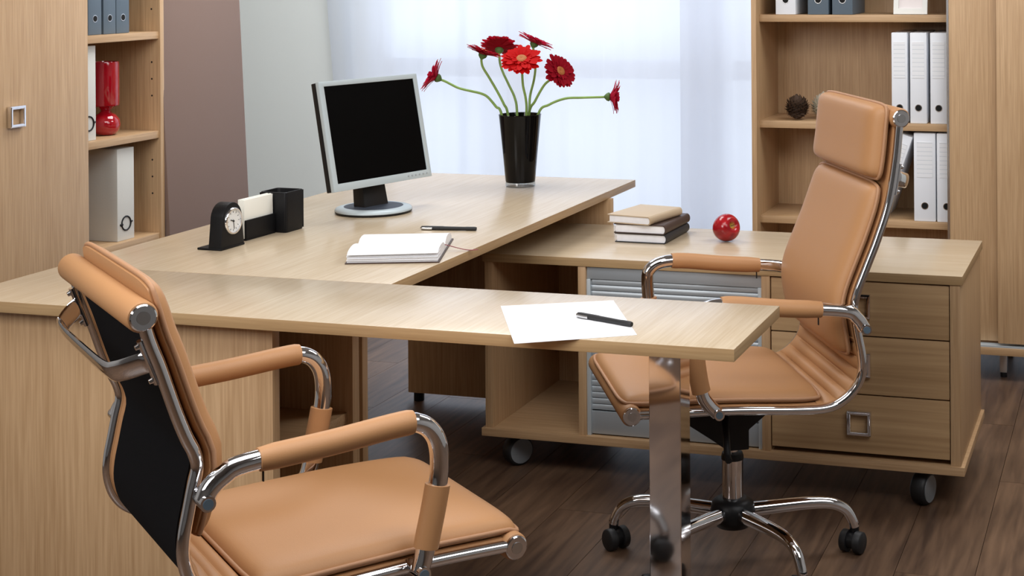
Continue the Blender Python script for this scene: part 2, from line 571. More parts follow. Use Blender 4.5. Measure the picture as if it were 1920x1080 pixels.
def square_handle(parent, center, axis, size, bar, mat=None, name='handle'):
    """square chrome ring standing off a front; axis: outward direction, 'X' or '-Y'"""
    h = size / 2
    m = MB()
    outer = [(-h, -h), (h, -h), (h, h), (-h, h)]
    inner = [(-h + bar, -h + bar), (h - bar, -h + bar), (h - bar, h - bar), (-h + bar, h - bar)]
    d0, d1 = 0.002, 0.016

    def P(p, d):
        if axis == 'X':
            return (center[0] + d, center[1] + p[0], center[2] + p[1])
        return (center[0] + p[0], center[1] - d, center[2] + p[1])
    vs = [P(p, d) for d in (d0, d1) for p in outer] + [P(p, d) for d in (d0, d1) for p in inner]
    fs = []
    for i in range(4):
        j = (i + 1) % 4
        fs += [(i, j, 4 + j, 4 + i), (8 + i, 8 + j, 12 + j, 12 + i), (4 + i, 4 + j, 12 + j, 12 + i), (i, j, 8 + j, 8 + i)]
    m.add(vs, fs)
    return m.build(name, mat or M['chrome'], parent, .0012)


square_handle(door, (CX + .022, 1.062, 1.048), 'X', .066, .010)
# shelf peg holes
for zz in (1.36, 1.42, 1.05, 1.11, 1.17, .70, .76, .82):
    MB().cyl((CX - .035, 1.8225, zz), (CX - .035, 1.8215, zz), .0035, 8).build('peg_hole', M['joint'], cab)


def ring_hole(parent, c, r, facing):
    """finger hole: steel ring and black centre, on a face looking along facing ('X' or '-Y')"""
    def pt(d):
        return (c[0] + d, c[1], c[2]) if facing == 'X' else (c[0], c[1] - d, c[2])
    ring = MB().cyl(pt(0.0), pt(.0012), r, 24).build('finger_ring', M['brushed'], parent)
    MB().cyl(pt(.0006), pt(.0018), r * .82, 24).build('hole', M['hole'], ring)
    return ring


def binder(label, facing, a0, a1, z0, z1, front, depth, mat, group, hole_z=.055, labelled=False, tilt=0.0, name='lever_arch_binder'):
    """a0..a1: extent across the spine"""
    mid = (a0 + a1) / 2
    if facing == 'X':
        t = thing(name, label, 'binder', (front - depth / 2, mid, z0), group=group)
        bx(front - depth, front, a0, a1, z0, z1).build('spine_case', mat, t, .003)
        ring_hole(t, (front, mid, z0 + hole_z), .0125, 'X')
    else:
        t = thing(name, label, 'binder', (mid, front + depth / 2, z0), group=group)
        bx(a0, a1, front, front + depth, z0, z1).build('spine_case', mat, t, .003)
        ring_hole(t, (mid, front, z0 + hole_z), .0135, '-Y')
        if labelled:
            w = (a1 - a0) * .36
            hl = (z1 - z0)
            bx(mid - w, mid + w, front - .0012, front + .002, z0 + hl * .50, z0 + hl * .90).build('spine_label', M['label'], t)
    if tilt:
        t.rotation_euler = (0, tilt, 0)
    return t


G1 = 'blue-grey binders in the left cabinet'
for i, (a, b_, w) in enumerate(((1.481, 1.550, 'leftmost of the three'), (1.560, 1.625, 'middle of the three'), (1.628, 1.698, 'rightmost of the three'))):
    binder('blue-grey binder on the left cabinet shelf, ' + w, 'X', a, b_, 1.2805, 1.60, CX - .035, .27, M['greyfile'], G1)


def box_file(label, a0, a1, z0, z1, front, depth):
    mid = (a0 + a1) / 2
    t = thing('box_file', label, 'box file', (front - depth / 2, mid, z0), group='white linen box files')
    bx(front - depth, front, a0, a1, z0, z1).build('case', M['linenfile'], t, .002)
    c = Vector((front + .001, mid, z0 + .058))
    r = .024
    pts = [c + Vector((0, math.cos(a) * r, math.sin(a) * r)) for a in [2 * math.pi * k / 32 for k in range(33)]]
    MB().tube(pts, .0028, 8, cap=False, up=(1, 0, 0)).build('pull_ring', M['blackplastic'], t)
    for s in (-1, 1):
        MB().tube([c + Vector((0, s * .022, s * .002)), c + Vector((0, s * .033, s * .003))], [.0055, .003], 8).build('ring_lug', M['blackplastic'], t)
    return t


box_file('white linen box file standing left of the red lamp', 1.437, 1.511, .9255, 1.245, CX - .03, .27)
box_file('white linen box file with grey side on the lowest visible left shelf', 1.62, 1.711, .5605, .88, CX - .03, .28)

# red lamp
lx, ly, lz = -2.70, 1.652, .9255
lamp = thing('table_lamp', 'glossy red glass lamp with round foot and cylinder shade', 'lamp', (lx, ly, lz))
prof = [(.020, 0), (.034, .003), (.045, .018), (.049, .036), (.046, .054), (.034, .070), (.022, .077), (.018, .083)]
MB().lathe(prof, 36, (lx, ly, lz)).build('lamp_foot', M['redglass'], lamp, smooth=60)
MB().lathe([(.016, .083), (.019, .090), (.030, .097), (.042, .102)], 36, (lx, ly, lz)).build('neck', M['redglass'], lamp, smooth=60)
MB().lathe([(.030, .100), (.0445, .103), (.046, .108), (.046, .250), (.0445, .256), (.0415, .256), (.0405, .25), (.0405, .112), (.03, .106)], 36, (lx, ly, lz)).build('lamp_shade', M['redglass'], lamp, smooth=40)

# brown board
brd = thing('partition_board', 'tall brown fabric-covered board beside the left cabinet', 'partition', (-2.60, 2.11, 0))
mb = bx(-.015, .015, -.262, .246, .03, 2.25)
mb.v = [(p[0] - (p[2] - .6) * .032, p[1] - (p[2] - .6) * .022, p[2]) for p in mb.v]
mb.build('fabric_panel', M['board'], brd, .004, world=False)
for yy in (-.2, .18):
    bx(-.14, .14, yy - .02, yy + .02, 0, .03).build('foot', M['blackplastic'], brd, .004, world=False)


# ------------------------------------------------------------------ right bookcase (faces -Y)
BX0, BX1, BY, BYB = -.649, 1.25, 2.73, 3.10
bc = thing('bookcase', 'tall oak bookcase with open shelves and sliding doors on the right', 'bookcase', (.3, 2.9, 0))
bx(BX0, BX0 + .020, BY, BYB, .122, 2.15).build('side_panel', M['oakZ'], bc, .001)
bx(BX1 - .02, BX1, BY, BYB, .122, 2.15).build('side_panel', M['oakZ'], bc, .001)
bx(BX0 + .02, BX1 - .02, BYB - .01, BYB, .122, 2.12).build('back_panel', M['oakZ'], bc)
bx(BX0 + .02, BX1 - .02, BY, BYB, 2.125, 2.15).build('top_panel', M['oakX'], bc, .001)
bx(BX0, BX1, BY - .055, BYB, .094, .122).build('bottom_panel', M['oakX'], bc, .001)
bx(.30, .32, BY + .06, BYB - .01, .122, 2.12).build('divider', M['oakZ'], bc, .001)
for zt in (1.3145, .910, .547, 1.70):
    bx(BX0 + .02, .30, BY + .048, BYB - .01, zt - .027, zt).build('shelf', M['oakX'], bc, .001)
d1 = bx(.0985, .42, BY - .018, BY - .002, .137, 2.12).build('sliding_door', M['oakZ'], bc, .001)
bx(.0905, .0985, BY - .020, BY, .137, 2.12).build('edge_profile', M['brushed'], d1)
bx(.272, BX1 - .01, BY - .050, BY - .032, .137, 2.12).build('sliding_door', M['oakZ'], bc, .001)
bx(BX0 + .02, BX1 - .02, BY - .054, BY - .001, .122, .128).build('door_track', M['alulight'], bc)
for xx in (-.55, .285, 1.15):
    for yy in (BY + .02, BYB - .05):
        lg = bx(xx - .013, xx + .013, yy - .013, yy + .013, .018, .094).build('leg', M['brushed'], bc, .001)
        MB().cyl((xx, yy, 0), (xx, yy, .018), .012, 16).build('glide', M['blackplastic'], lg)

G2 = 'binders on the top shelf of the right bookcase'
binder('white binder on the top shelf of the right bookcase, nearest the curtain', '-Y', -.565, -.487, 1.315, 1.635, BY + .052, .27, M['whitefile'], G2)
binder('blue-grey binder on the right bookcase between a white and another grey binder', '-Y', -.440, -.360, 1.315, 1.635, BY + .052, .27, M['greyfile'], G2)
binder('blue-grey binder on the right bookcase nearest the white picture frame', '-Y', -.346, -.268, 1.315, 1.635, BY + .052, .27, M['greyfile'], G2)
G3 = 'white binders on the middle shelf of the right bookcase'
for a, b_, w in ((-.123, -.064, 'leftmost of the three'), (-.054, .008, 'middle of the three'), (.021, .083, 'half hidden by the sliding door')):
    binder('white binder on the middle bookcase shelf, ' + w, '-Y', a, b_, .9105, 1.248, BY + .055, .28, M['whitefile'], G3, .058, True)
G4 = 'white binders on the lower shelf of the right bookcase'
binder('upright white binder on the lower bookcase shelf beside the leaning one', '-Y', -.042, .038, .5475, .875, BY + .055, .28, M['whitefile'], G4, .058, True)
binder('white binder on the lower bookcase shelf half hidden by the sliding door', '-Y', .043, .115, .5475, .875, BY + .055, .28, M['whitefile'], G4, .058, True)
lb = binder('white binder leaning over behind the high-back chair', '-Y', -.235, -.165, .5475, .875, BY + .058, .28, M['whitefile'], G4, .058, True)
lb.rotation_euler = (0, math.radians(19), 0)
lb.location.x += 0.014
lb.location.z += .0115

# picture frame
pf = thing('picture_frame', 'small white picture frame on the top shelf of the right bookcase', 'picture frame', (-.055, BY + .085, 1.315))
fr = MB()
fw_, fh_, bar = .126, .17, .018
fr.box(-fw_ / 2, fw_ / 2, -.008, .008, 0, bar + .004).box(-fw_ / 2, fw_ / 2, -.008, .008, fh_ - bar, fh_)
fr.box(-fw_ / 2, -fw_ / 2 + bar, -.008, .008, bar + .004, fh_ - bar).box(fw_ / 2 - bar, fw_ / 2, -.008, .008, bar + .004, fh_ - bar)
tiltm = Matrix.Rotation(math.radians(-11), 4, 'X')
fr.xform(tiltm).build('frame', M['whiteframe'], pf, world=False)
bx(-fw_ / 2 + bar - .004, fw_ / 2 - bar + .004, -.001, .003, bar, fh_ - bar + .004).xform(tiltm).build('print', M['photo'], pf, world=False)
MB().add([(0 - .02, .006, .11), (.02, .006, .11), (.02, .075, 0), (-.02, .075, 0), (-.02, .010, .11), (.02, .010, .11), (.02, .080, 0), (-.02, .080, 0)],
         [(0, 1, 2, 3), (7, 6, 5, 4), (0, 4, 5, 1), (1, 5, 6, 2), (2, 6, 7, 3), (3, 7, 4, 0)]).build('easel_back', M['whiteframe'], pf, world=False)


def pine_cone(label, loc, r, mat, seed):
    rng = random.Random(seed)
    t = thing('pine_cone', label, 'pine cone', loc, group='pine cones on the bookcase shelf')
    MB().lathe([(r * .2, .004), (r * .55, r * .3), (r * .68, r * .9), (r * .5, r * 1.45), (r * .1, r * 1.8)], 12).build('core', mat, t, world=False)
    m = MB()
    N = 120
    for i in range(N):
        tt = (i + .5) / N
        el = math.asin(-0.86 + 1.84 * tt)
        az = i * 2.39996
        d = Vector((math.cos(el) * math.cos(az), math.cos(el) * math.sin(az), math.sin(el)))
        up = Vector((0, 0, 1))
        side = d.cross(up).normalized()
        nn = side.cross(d).normalized()
        L = r * rng.uniform(.92, 1.06)
        w = r * .19
        base = d * (r * .45)
        tip = d * L + nn * (r * .13)
        c = Vector((0, 0, r * .92))
        vs = [c + base - side * w * .5, c + base + side * w * .5, c + d * L * .82 + side * w + nn * .002, c + tip, c + d * L * .82 - side * w + nn * .002,
              c + d * L * .74 - nn * (r * .09)]
        m.add(vs, [(0, 1, 2, 4), (4, 2, 3), (0, 5, 1), (1, 5, 2), (2, 5, 3), (3, 5, 4), (4, 5, 0)])
    o = m.build('scales', mat, t, smooth=0, world=False)
    o['kind'] = 'stuff'
    return t


pine_cone('open dark brown pine cone on the middle shelf of the right bookcase', (-.494, BY + .105, .9105), .051, M['conedark'], 1)
pine_cone('pale pine cone peeking out behind the headrest of the high-back chair', (-.402, BY + .165, .9105), .054, M['conepale'], 2)


# ------------------------------------------------------------------ desks
ZT, ZB = .75, .725
desk = thing('desk', 'large oak desk carrying the monitor and flower vase', 'desk', (-1.4, 1.3, 0))
band_edges(bx(-1.862, -.941, .3925, 2.21, ZB, ZT).build('desk_top', M['topY'], desk, .0012))
p = bx(-1.68, -.930, 1.920, 1.945, .028, ZB).build('end_panel', M['oakZ'], desk, .001)
for xx in (-1.645, -.97):
    MB().cyl((xx, 1.9325, 0), (xx, 1.9325, .028), .018, 16).build('foot', M['blackplastic'], p)
p = bx(-1.80, -1.045, .440, .466, .028, ZB).build('end_panel', M['oakZ'], desk, .001)
for xx in (-1.76, -1.08):
    MB().cyl((xx, .453, 0), (xx, .453, .028), .018, 16).build('foot', M['blackplastic'], p)
bx(-1.70, -1.68, .466, 1.92, .35, ZB).build('modesty_panel', M['oakY'], desk, .001)

ret = thing('side_desk', 'long narrow oak table section on a chrome leg in the foreground', 'desk', (-.6, .2, 0))
band_edges(bx(-1.862, 0.0, 0.0, .3915, ZB, ZT).build('desk_top', M['topY'], ret, .0012))
leg = bx(-.242, -.172, .205, .275, .012, ZB).build('leg', M['chrome'], ret, .0015, smooth=0)
bx(-.235, -.179, .212, .268, 0, .012).build('glide', M['blackplastic'], leg)

ped = thing('desk_cabinet', 'oak cabinet under the left end of the desk with open side shelf', 'cabinet', (-1.4, .23, 0))
bx(-1.80, -1.045, .045, .073, 0, ZB).build('front_panel', M['oakZ'], ped, .001)
bx(-1.80, -1.045, .392, .424, 0, ZB).build('side_panel', M['oakZ'], ped, .001)
bx(-1.80, -1.775, .073, .392, 0, ZB).build('side_panel', M['oakZ'], ped, .001)
bx(-1.43, -1.415, .073, .392, .03, ZB).build('back_panel', M['oakZ'], ped)
bx(-1.775, -1.06, .073, .392, .03, .055).build('bottom_panel', M['oakX'], ped, .001)
bx(-1.415, -1.06, .073, .392, .412, .437).build('shelf', M['oakX'], ped, .001)


# ------------------------------------------------------------------ storage unit on wheels
SY, SYB = 1.323, 1.888
st = thing('rolling_storage', 'low oak storage unit on wheels with drawers and shutter', 'storage unit', (-.4, 1.6, 0))
band_edges(bx(-1.128, .295, SY, SYB, .620, .645).build('top_panel', M['topX'], st, .0012))
bx(-1.132, .298, SY - .004, SYB, .100, .124).build('base_panel', M['oakX'], st, .0012)
bx(.260, .288, SY + .003, SYB - .005, .124, .620).build('side_panel', M['oakZ'], st, .001)
bx(-1.122, -1.098, SY + .003, SYB - .005, .124, .620).build('side_panel', M['oakZ'], st, .001)
bx(-.825, -.801, SY + .003, SYB - .005, .124, .620).build('divider', M['oakZ'], st, .001)
bx(-.271, -.246, SY + .003, SYB - .005, .124, .620).build('divider', M['oakZ'], st, .001)
bx(-1.098, .260, SYB - .02, SYB - .008, .124, .620).build('back_panel', M['oakZ'], st)
for z0, z1, hz in ((.4665, .616, .550), (.3035, .4625, .387), (.139, .2995, .224)):
    dr = bx(-.243, .2575, SY + .006, SY + .026, z0, z1).build('drawer', M['drawer'], st, .001)
    bx(-.235, .250, SY + .026, SYB - .03, z0 + .01, z1 - .03).build('drawer_box', M['blackplastic'], dr)
    square_handle(dr, (.008, SY + .006, hz), '-Y', .067, .0095)
# tambour shutter
sh = bx(-.801, -.271, SY + .012, SY + .034, .582, .620).build('shutter_header', M['alu'], st, .002)
bx(-.801, -.789, SY + .010, SY + .03, .124, .582).build('shutter_rail', M['alulight'], st, .001)
bx(-.283, -.271, SY + .010, SY + .03, .124, .582).build('shutter_rail', M['alulight'], st, .001)
sl = MB().prism([(-.0005, 0), (-.0028, .0012), (-.0034, .006), (-.0030, .0128), (-.0012, .0160), (.002, .0170), (.004, 0)], 'X', -.789, -.283)
sl_me = sl.mesh('slat', M['alu'])
nsl = 22
for i in range(nsl):
    o = bpy.data.objects.new('slat', sl_me)
    COL.objects.link(o)
    o.parent = st
    o.location = Vector((0, SY + .024, .197 + .0175 * i)) - st.location
bx(-.789, -.283, SY + .016, SY + .028, .128, .194).build('pull_bar', M['alu'], st, .0015)
for (wx, wy, ang) in ((.178, 1.368, -17), (-1.045, 1.39, -38), (.178, 1.82, 10), (-1.045, 1.82, 5)):
    a = math.radians(ang)
    ax = Vector((math.cos(a), math.sin(a), 0))
    c = Vector((wx, wy, .0445))
    hw = .021
    q = MB()
    pr_ = [(-hw, .030), (-hw, .040), (-hw + .005, .0445), (hw - .008, .0445), (hw - .002, .041), (hw, .038), (hw, .030)]
    rotm = Matrix.Translation(c) @ Matrix.Rotation(a, 4, 'Z') @ Matrix.Rotation(math.pi / 2, 4, 'Y')
    MBw = MB().lathe([(r, z) for z, r in pr_], 36).xform(rotm)
    wh = MBw.build('wheel', M['rubber'], st, smooth=50)
    MB().cyl(c + ax * (hw - .004), c + ax * (hw + .0022), .0365, 36).build('hub_cap', M['greyhub'], wh)
    MB().cyl(c - ax * (hw - .004), c - ax * (hw + .0022), .0365, 36).build('hub_cap', M['greyhub'], wh)
    MB().cyl((wx, wy, .086), (wx, wy, .100), .012, 16).build('wheel_stem', M['brushed'], wh)


# ------------------------------------------------------------------ things on the storage unit
def book(label, corner, w, d, h, rz, mat, group):
    """spine along the right (+x) side; corner = front left"""
    t = thing('book', label, 'book', corner, rz, group)
    c = .003
    bx(0, w - .006, 0, d, 0, c).build('back_cover', mat, t, .0008, world=False)
    bx(0, w - .006, 0, d, h - c, h).build('front_cover', mat, t, .0008, world=False)
    sp = [(w - .008, 0)] + [(w - .008 + .010 * math.sin(math.pi * k / 8), h / 2 - h / 2 * math.cos(math.pi * k / 8)) for k in range(1, 8)] + [(w - .008, h)]
    inn = [(w - .008 + .007 * math.sin(math.pi * k / 8), h / 2 - (h / 2 - c) * math.cos(math.pi * k / 8)) for k in range(8, -1, -1)]
    MB().prism(sp + inn, 'Y', 0, d).build('spine', mat, t, smooth=50, world=False)
    pg = [(.006, c), (w - .008, c)] + [(w - .008 + .006 * math.sin(math.pi * k / 8), h / 2 - (h / 2 - c) * math.cos(math.pi * k / 8)) for k in range(1, 8)] + [(w - .008, h - c), (.006, h - c)]
    MB().prism(pg, 'Y', .004, d - .004).build('page_block', M['pages'], t, smooth=50, world=False)
    return t


GB = 'stacked books on the storage unit'
book('black book at the bottom of the stack beside the apple', (-.803, 1.594, .6451), .167, .236, .0285, math.radians(-1.0), M['cover_black'], GB)
book('dark brown book in the middle of the stack beside the apple', (-.805, 1.590, .6741), .168, .244, .0290, math.radians(-1.5), M['cover_brown'], GB)
book('beige book on top of the stack beside the apple', (-.829, 1.598, .7036), .150, .215, .0265, math.radians(-10.5), M['cover_beige'], GB)

ap = thing('apple', 'shiny red apple on the storage unit beside the books', 'apple', (-.473, 1.69, .645))
R = .0420
pr_ = []
for k in range(29):
    a = -math.pi / 2 + math.pi * k / 28
    r = R * math.cos(a) * (1 + .13 * math.sin(a))
    z = R * 1.06 * math.sin(a)
    if a > 0:
        z -= .020 * math.exp(-(r / .012) ** 2)
    else:
        z += .008 * math.exp(-(r / .010) ** 2)
    pr_.append((max(r, .0004), z))
axis = Vector((.80, -.52, .34)).normalized()
rot = axis.to_track_quat('Z', 'Y').to_matrix().to_4x4()
am = MB().lathe(pr_, 40)
low = min((rot @ Vector(q)).z for q in am.v)
body = am.build('fruit', M['apple'], ap, smooth=80, world=False)
body.matrix_local = Matrix.Translation((0, 0, -low + .0003)) @ rot
MB().tube(catmull([(0, 0, .020), (.001, 0, .030), (.003, .001, .039)], 5), [.0010] * 10 + [.0016], 8).build('stem', M['applestem'], body, world=False)


# ------------------------------------------------------------------ monitor
mon = thing('monitor', 'black screen monitor with silver bezel on the desk', 'monitor', (-1.502, 1.350, ZT), math.radians(-16.6))
mw, mh = .417, .330
tm = Matrix.Translation((.012, .005, .25)) @ Matrix.Rotation(math.radians(-11.3), 4, 'Y')
bz = MB()
y0, y1, z0, z1 = -mw / 2, mw / 2, -mh / 2, mh / 2
iy0, iy1, iz0, iz1 = y0 + .019, y1 - .017, z0 + .023, z1 - .015
vs = [(xx, yy, zz) for xx in (-.014, 0.0) for (yy, zz) in ((y0, z0), (y1, z0), (y1, z1), (y0, z1))]
vs += [(xx, yy, zz) for xx in (-.014, 0.0) for (yy, zz) in ((iy0, iz0), (iy1, iz0), (iy1, iz1), (iy0, iz1))]
fs = []
for i in range(4):
    j = (i + 1) % 4
    fs += [(i, j, 4 + j, 4 + i), (8 + i, 8 + j, 12 + j, 12 + i), (4 + i, 4 + j, 12 + j, 12 + i), (i, j, 8 + j, 8 + i)]
bz.add(vs, fs).xform(tm).build('bezel', M['silver'], mon, .0015, world=False)
bx(-.012, -.003, iy0 - .002, iy1 + .002, iz0 - .002, iz1 + .002).xform(tm).build('screen', M['screen'], mon, world=False)
hs_ = MB().box(-.034, -.014, y0 + .001, y1 - .001, z0 + .001, z1 - .001).xform(tm).build('rear_housing', M['blackplastic'], mon, .003, world=False)
MB().box(-.062, -.034, -.13, .13, -.11, .10).xform(tm).build('rear_bulge', M['blackplastic'], mon, .008, world=False)
for k in range(6):
    yy = y1 - .022 - .0165 * k
    MB().cyl((0, yy, z0 + .0115), (.0015, yy, z0 + .0115), .0028, 10).xform(tm).build('button', M['alu'], mon, world=False)
MB().lathe([(.110, 0), (.1165, .003), (.117, .007)], 48).build('base_skirt', M['blackplastic'], mon, world=False)
MB().lathe([(.1165, .006), (.1175, .010), (.113, .0155), (.098, .019), (.096, .019)], 48).build('base_ring', M['silver'], mon, smooth=60, world=False)
MB().lathe([(.0965, .012), (.0965, .0185), (.05, .022), (.001, .0225)], 48).build('base_disc', M['disc'], mon, smooth=60, world=False)
nk = [(-.066, .020), (.050, .020), (.026, .135), (-.052, .135)]
nm = MB()
pts0 = [(-.030, -.055, .018), (.020, -.055, .018), (.020, .045, .018), (-.030, .045, .018)]
pts1 = [(-.060, -.035, .165), (-.026, -.035, .165), (-.026, .055, .165), (-.060, .055, .165)]
nm.add(pts0 + pts1, [(0, 1, 2, 3), (7, 6, 5, 4), (0, 4, 5, 1), (1, 5, 6, 2), (2, 6, 7, 3), (3, 7, 4, 0)])
nm.build('neck', M['blackplastic'], mon, .004, world=False)


# ------------------------------------------------------------------ desk set
ck = thing('desk_clock', 'arched black leather desk clock with silver rimmed dial', 'clock', (-1.579, .712, ZT), math.radians(-2))
arch = [(-.052, .004), (.052, .004), (.043, .078)] + [(.043 * math.cos(a), .078 + .044 * math.sin(a)) for a in [math.pi * k / 14 for k in range(1, 14)]] + [(-.043, .078)]
MB().prism(arch, 'X', -.040, 0).build('case', M['blackleather'], ck, .003, smooth=50, world=False)
bx(-.074, 0.001, -.053, .053, 0, .006).build('foot_plate', M['blackleather'], ck, .002, world=False)
cz = .072


def disc_x(x0, x1, y, z, r, seg=40):
    return MB().cyl((x0, y, z), (x1, y, z), r, seg)


rim = MB()
rp = [(.0300, 0), (.0365, 0), (.0365, .004), (.0345, .0065), (.0310, .0065), (.0300, .003)]
vs, fs = [], []
for k in range(40):
    a = 2 * math.pi * k / 40
    for (r, h) in rp:
        vs.append((h, r * math.cos(a), cz + r * math.sin(a)))
n6 = len(rp)
for k in range(40):
    for i in range(n6):
        fs.append((k * n6 + i, k * n6 + (i + 1) % n6, ((k + 1) % 40) * n6 + (i + 1) % n6, ((k + 1) % 40) * n6 + i))
rim.add(vs, fs).build('rim', M['chrome'], ck, smooth=50, world=False)
fc = disc_x(0, .002, 0, cz, .0305).build('dial', M['clockface'], ck, world=False)
for k in range(12):
    a = math.pi / 6 * k
    m = MB().box(.002, .0026, -.0006, .0006, .022, .0265).xform(Matrix.Translation((0, 0, cz)) @ Matrix.Rotation(a, 4, 'X'))
    m.build('hour_mark', M['hole'], fc, world=False)


def hand(name, ang, L, w):
    m = MB().box(.0030, .0036, -w, w, -.004, L).xform(Matrix.Translation((0, 0, cz)) @ Matrix.Rotation(ang, 4, 'X'))
    return m.build(name, M['hole'], fc, world=False)


hand('hour_hand', math.radians(72), .014, .0011)
hand('minute_hand', math.radians(-172), .022, .0008)
disc_x(.003, .0042, 0, cz, .0025, 12).build('hand_boss', M['hole'], fc, world=False)

mh_ = thing('memo_holder', 'black leather memo holder between the clock and pen cup', 'memo holder', (-1.60, .878, ZT), math.radians(-3))
bx(-.026, .003, -.068, .068, 0, .004).build('floor_plate', M['blackleather'], mh_, .001, world=False)
bx(-.003, .003, -.068, .068, .004, .056).build('front_panel', M['blackleather'], mh_, .002, world=False)
bx(-.030, -.026, -.068, .068, 0, .085).build('back_panel', M['blackleather'], mh_, .0015, world=False)
mp_ = thing('memo_papers', 'block of cream note papers in the black memo holder', 'note paper', (-1.60, .878, ZT + .004), math.radians(-3))
for k in range(4):
    m = MB().box(-.0235 + k * .005, -.0188 + k * .005, -.067 + .0006 * (k % 2), .066, .001, .108 - .0012 * (k % 2))
    m.v = [(p_[0] - p_[2] * .01, p_[1], p_[2]) for p_ in m.v]
    m.build('paper_stack', M['cream'], mp_, .0004, world=False)

cup = thing('pen_cup', 'square black leather pen cup, rightmost of the black desk set', 'pen cup', (-1.602, .993, ZT), math.radians(-2))


def rrect(h, r, n=5):
    out = []
    for cx_, cy_, a0 in ((h - r, h - r, 0), (-h + r, h - r, 90), (-h + r, -h + r, 180), (h - r, -h + r, 270)):
        for k in range(n + 1):
            a = math.radians(a0 + 90 * k / n)
            out.append((cx_ + r * math.cos(a), cy_ + r * math.sin(a)))
    return out


m = MB()
rings = [(.0425, 0), (.0440, .006), (.0445, .06), (.0445, .110), (.0430, .114), (.0385, .114), (.0375, .110), (.0375, .008)]
vs, fs = [], []
nr = len(rrect(.04, .01))
for h, z in rings:
    vs += [(a, b_, z) for a, b_ in rrect(h, .009)]
for i in range(len(rings) - 1):
    for k in range(nr):
        k2 = (k + 1) % nr
        fs.append((i * nr + k, i * nr + k2, (i + 1) * nr + k2, (i + 1) * nr + k))
fs.append(tuple(range(nr)))
fs.append(tuple(range((len(rings) - 1) * nr, len(rings) * nr)))
m.add(vs, fs).build('cup_body', M['blackleather'], cup, smooth=50, world=False)
for sx, sy in ((1, -1), (1, 1), (-1, -1)):
    MB().tube([(sx * .0425, sy * .0425, .004), (sx * .0425, sy * .0425, .112)], .0016, 8).build('corner_seam', M['blackleather'], cup, world=False)

# open diary
dia = thing('open_diary', 'open diary with blank white pages and red ribbon on the desk', 'diary', (-1.168, .577, ZT), math.radians(19.2))
DW, DD = .237, .335
bx(0, DW, 0, DD, 0, .003).build('cover', M['cover_brown'], dia, .0008, world=False)


def pages(y0, y1, prof_, name):
    n = len(prof_)
    poly = [(y0, .003)] + [(y0 + (y1 - y0) * u, z) for u, z in prof_] + [(y1, .003)]
    return MB().prism(poly, 'X', .004, DW - .005)


prof_near = [(0.00, .010), (.02, .020), (.07, .027), (.2, .031), (.4, .033), (.6, .032), (.8, .028), (.93, .021), (1, .014)]
prof_far = [(0, .014), (.06, .022), (.2, .029), (.4, .031), (.6, .029), (.8, .024), (.95, .017), (1, .012)]
pn = pages(.006, .172, prof_near, 'near')
pn.build('page_block', M['paper'], dia, smooth=50, world=False)
pages(.172, DD - .006, prof_far, 'far').build('page_block', M['paper'], dia, smooth=50, world=False)
for k, (zz, dy, sk) in enumerate(((.0075, .003, 0), (.0125, .001, .0015), (.0175, .003, -.001), (.0225, -.001, .002))):
    m = MB().box(.003 + .002 * (k % 2), DW - .004, dy, .060, zz, zz + .0012)
    m.v = [(a, b_, c_ + sk * (a / DW) * 1.2) for a, b_, c_ in m.v]
    m.build('loose_sheet', M['paper'], dia, world=False)
rb = catmull([(DW - .010, .172, .016), (DW + .002, .165, .015), (DW + .03, .155, .009), (DW + .058, .158, .0025), (DW + .082, .168, .0015)], 5)
MB().tube(rb, .003, 6, flat=(.25, 1)).build('ribbon', M['ribbon'], dia, world=False)


def pen(label, p0, p1, z, roll=0):
    a, b_ = Vector((*p0, z)), Vector((*p1, z))
    L = (b_ - a).length
    t = thing('pen', label, 'pen', ((a + b_) / 2)[:], math.atan2((b_ - a).y, (b_ - a).x), 'black pens on the desk')
    r = .0058
    rotm = Matrix.Translation((0, 0, r)) @ Matrix.Rotation(math.pi / 2, 4, 'Y')
    h = L / 2
    MB().lathe([(.002, -h), (r * .95, -h + .004), (r * 1.08, -h + .012), (r * 1.08, -.2 * h), (r, -.15 * h), (r * .92, .6 * h), (r * 1.0, .66 * h), (r, h - .004), (r * .8, h)], 20).xform(rotm).build('barrel', M['rubber'], t, smooth=50, world=False)
    cl = catmull([(-h + .003, -.0050, r + .000), (-h + .006, -.0066, r + .0005), (-h + .02, -.0070, r), (-h + .036, -.0066, r)], 4)
    MB().tube(cl, .0034, 10, flat=(1, .35), up=(0, 0, 1)).build('clip', M['brushed'], t, world=False)
    return t


pen('black pen lying on the desk behind the open diary', (-1.213, 1.088), (-1.050, 1.112), ZT)
sheet = thing('paper_sheet', 'blank white sheet overhanging the front edge of the narrow desk', 'paper', (-.40, .143, ZT))
pts = [(-.593, .235), (-.371, .350), (-.219, .061), (-.432, -.068)]
m = MB().prism([(a + .40, b_ - .143) for a, b_ in pts], 'Z', .0002, .0010)
m.build('sheet', M['paper'], sheet, world=False)
pen('black pen lying on the blank sheet of paper', (-.392, .176), (-.250, .120), ZT + .001)


# ------------------------------------------------------------------ vase and gerberas
VB = Vector((-1.276, 1.969, ZT))
vz = thing('vase', 'tall black glass vase with clear foot on the desk', 'vase', VB)
MB().lathe([(.0500, .016), (.0512, .022), (.060, .12), (.0722, .243), (.0735, .246), (.0720, .2475), (.0690, .2465), (.0665, .235), (.056, .12), (.048, .03)], 48).build('body', M['vase'], vz, smooth=50, world=False)
MB().lathe([(.0485, 0), (.0500, .001), (.0508, .006), (.0505, .0155)], 48).build('glass_foot', M['clearglass'], vz, smooth=50, world=False)

FWD = Vector((math.sin(YAW), math.cos(YAW), 0))
RGT = Vector((math.cos(YAW), -math.sin(YAW), 0))
UP = Vector((0, 0, 1))


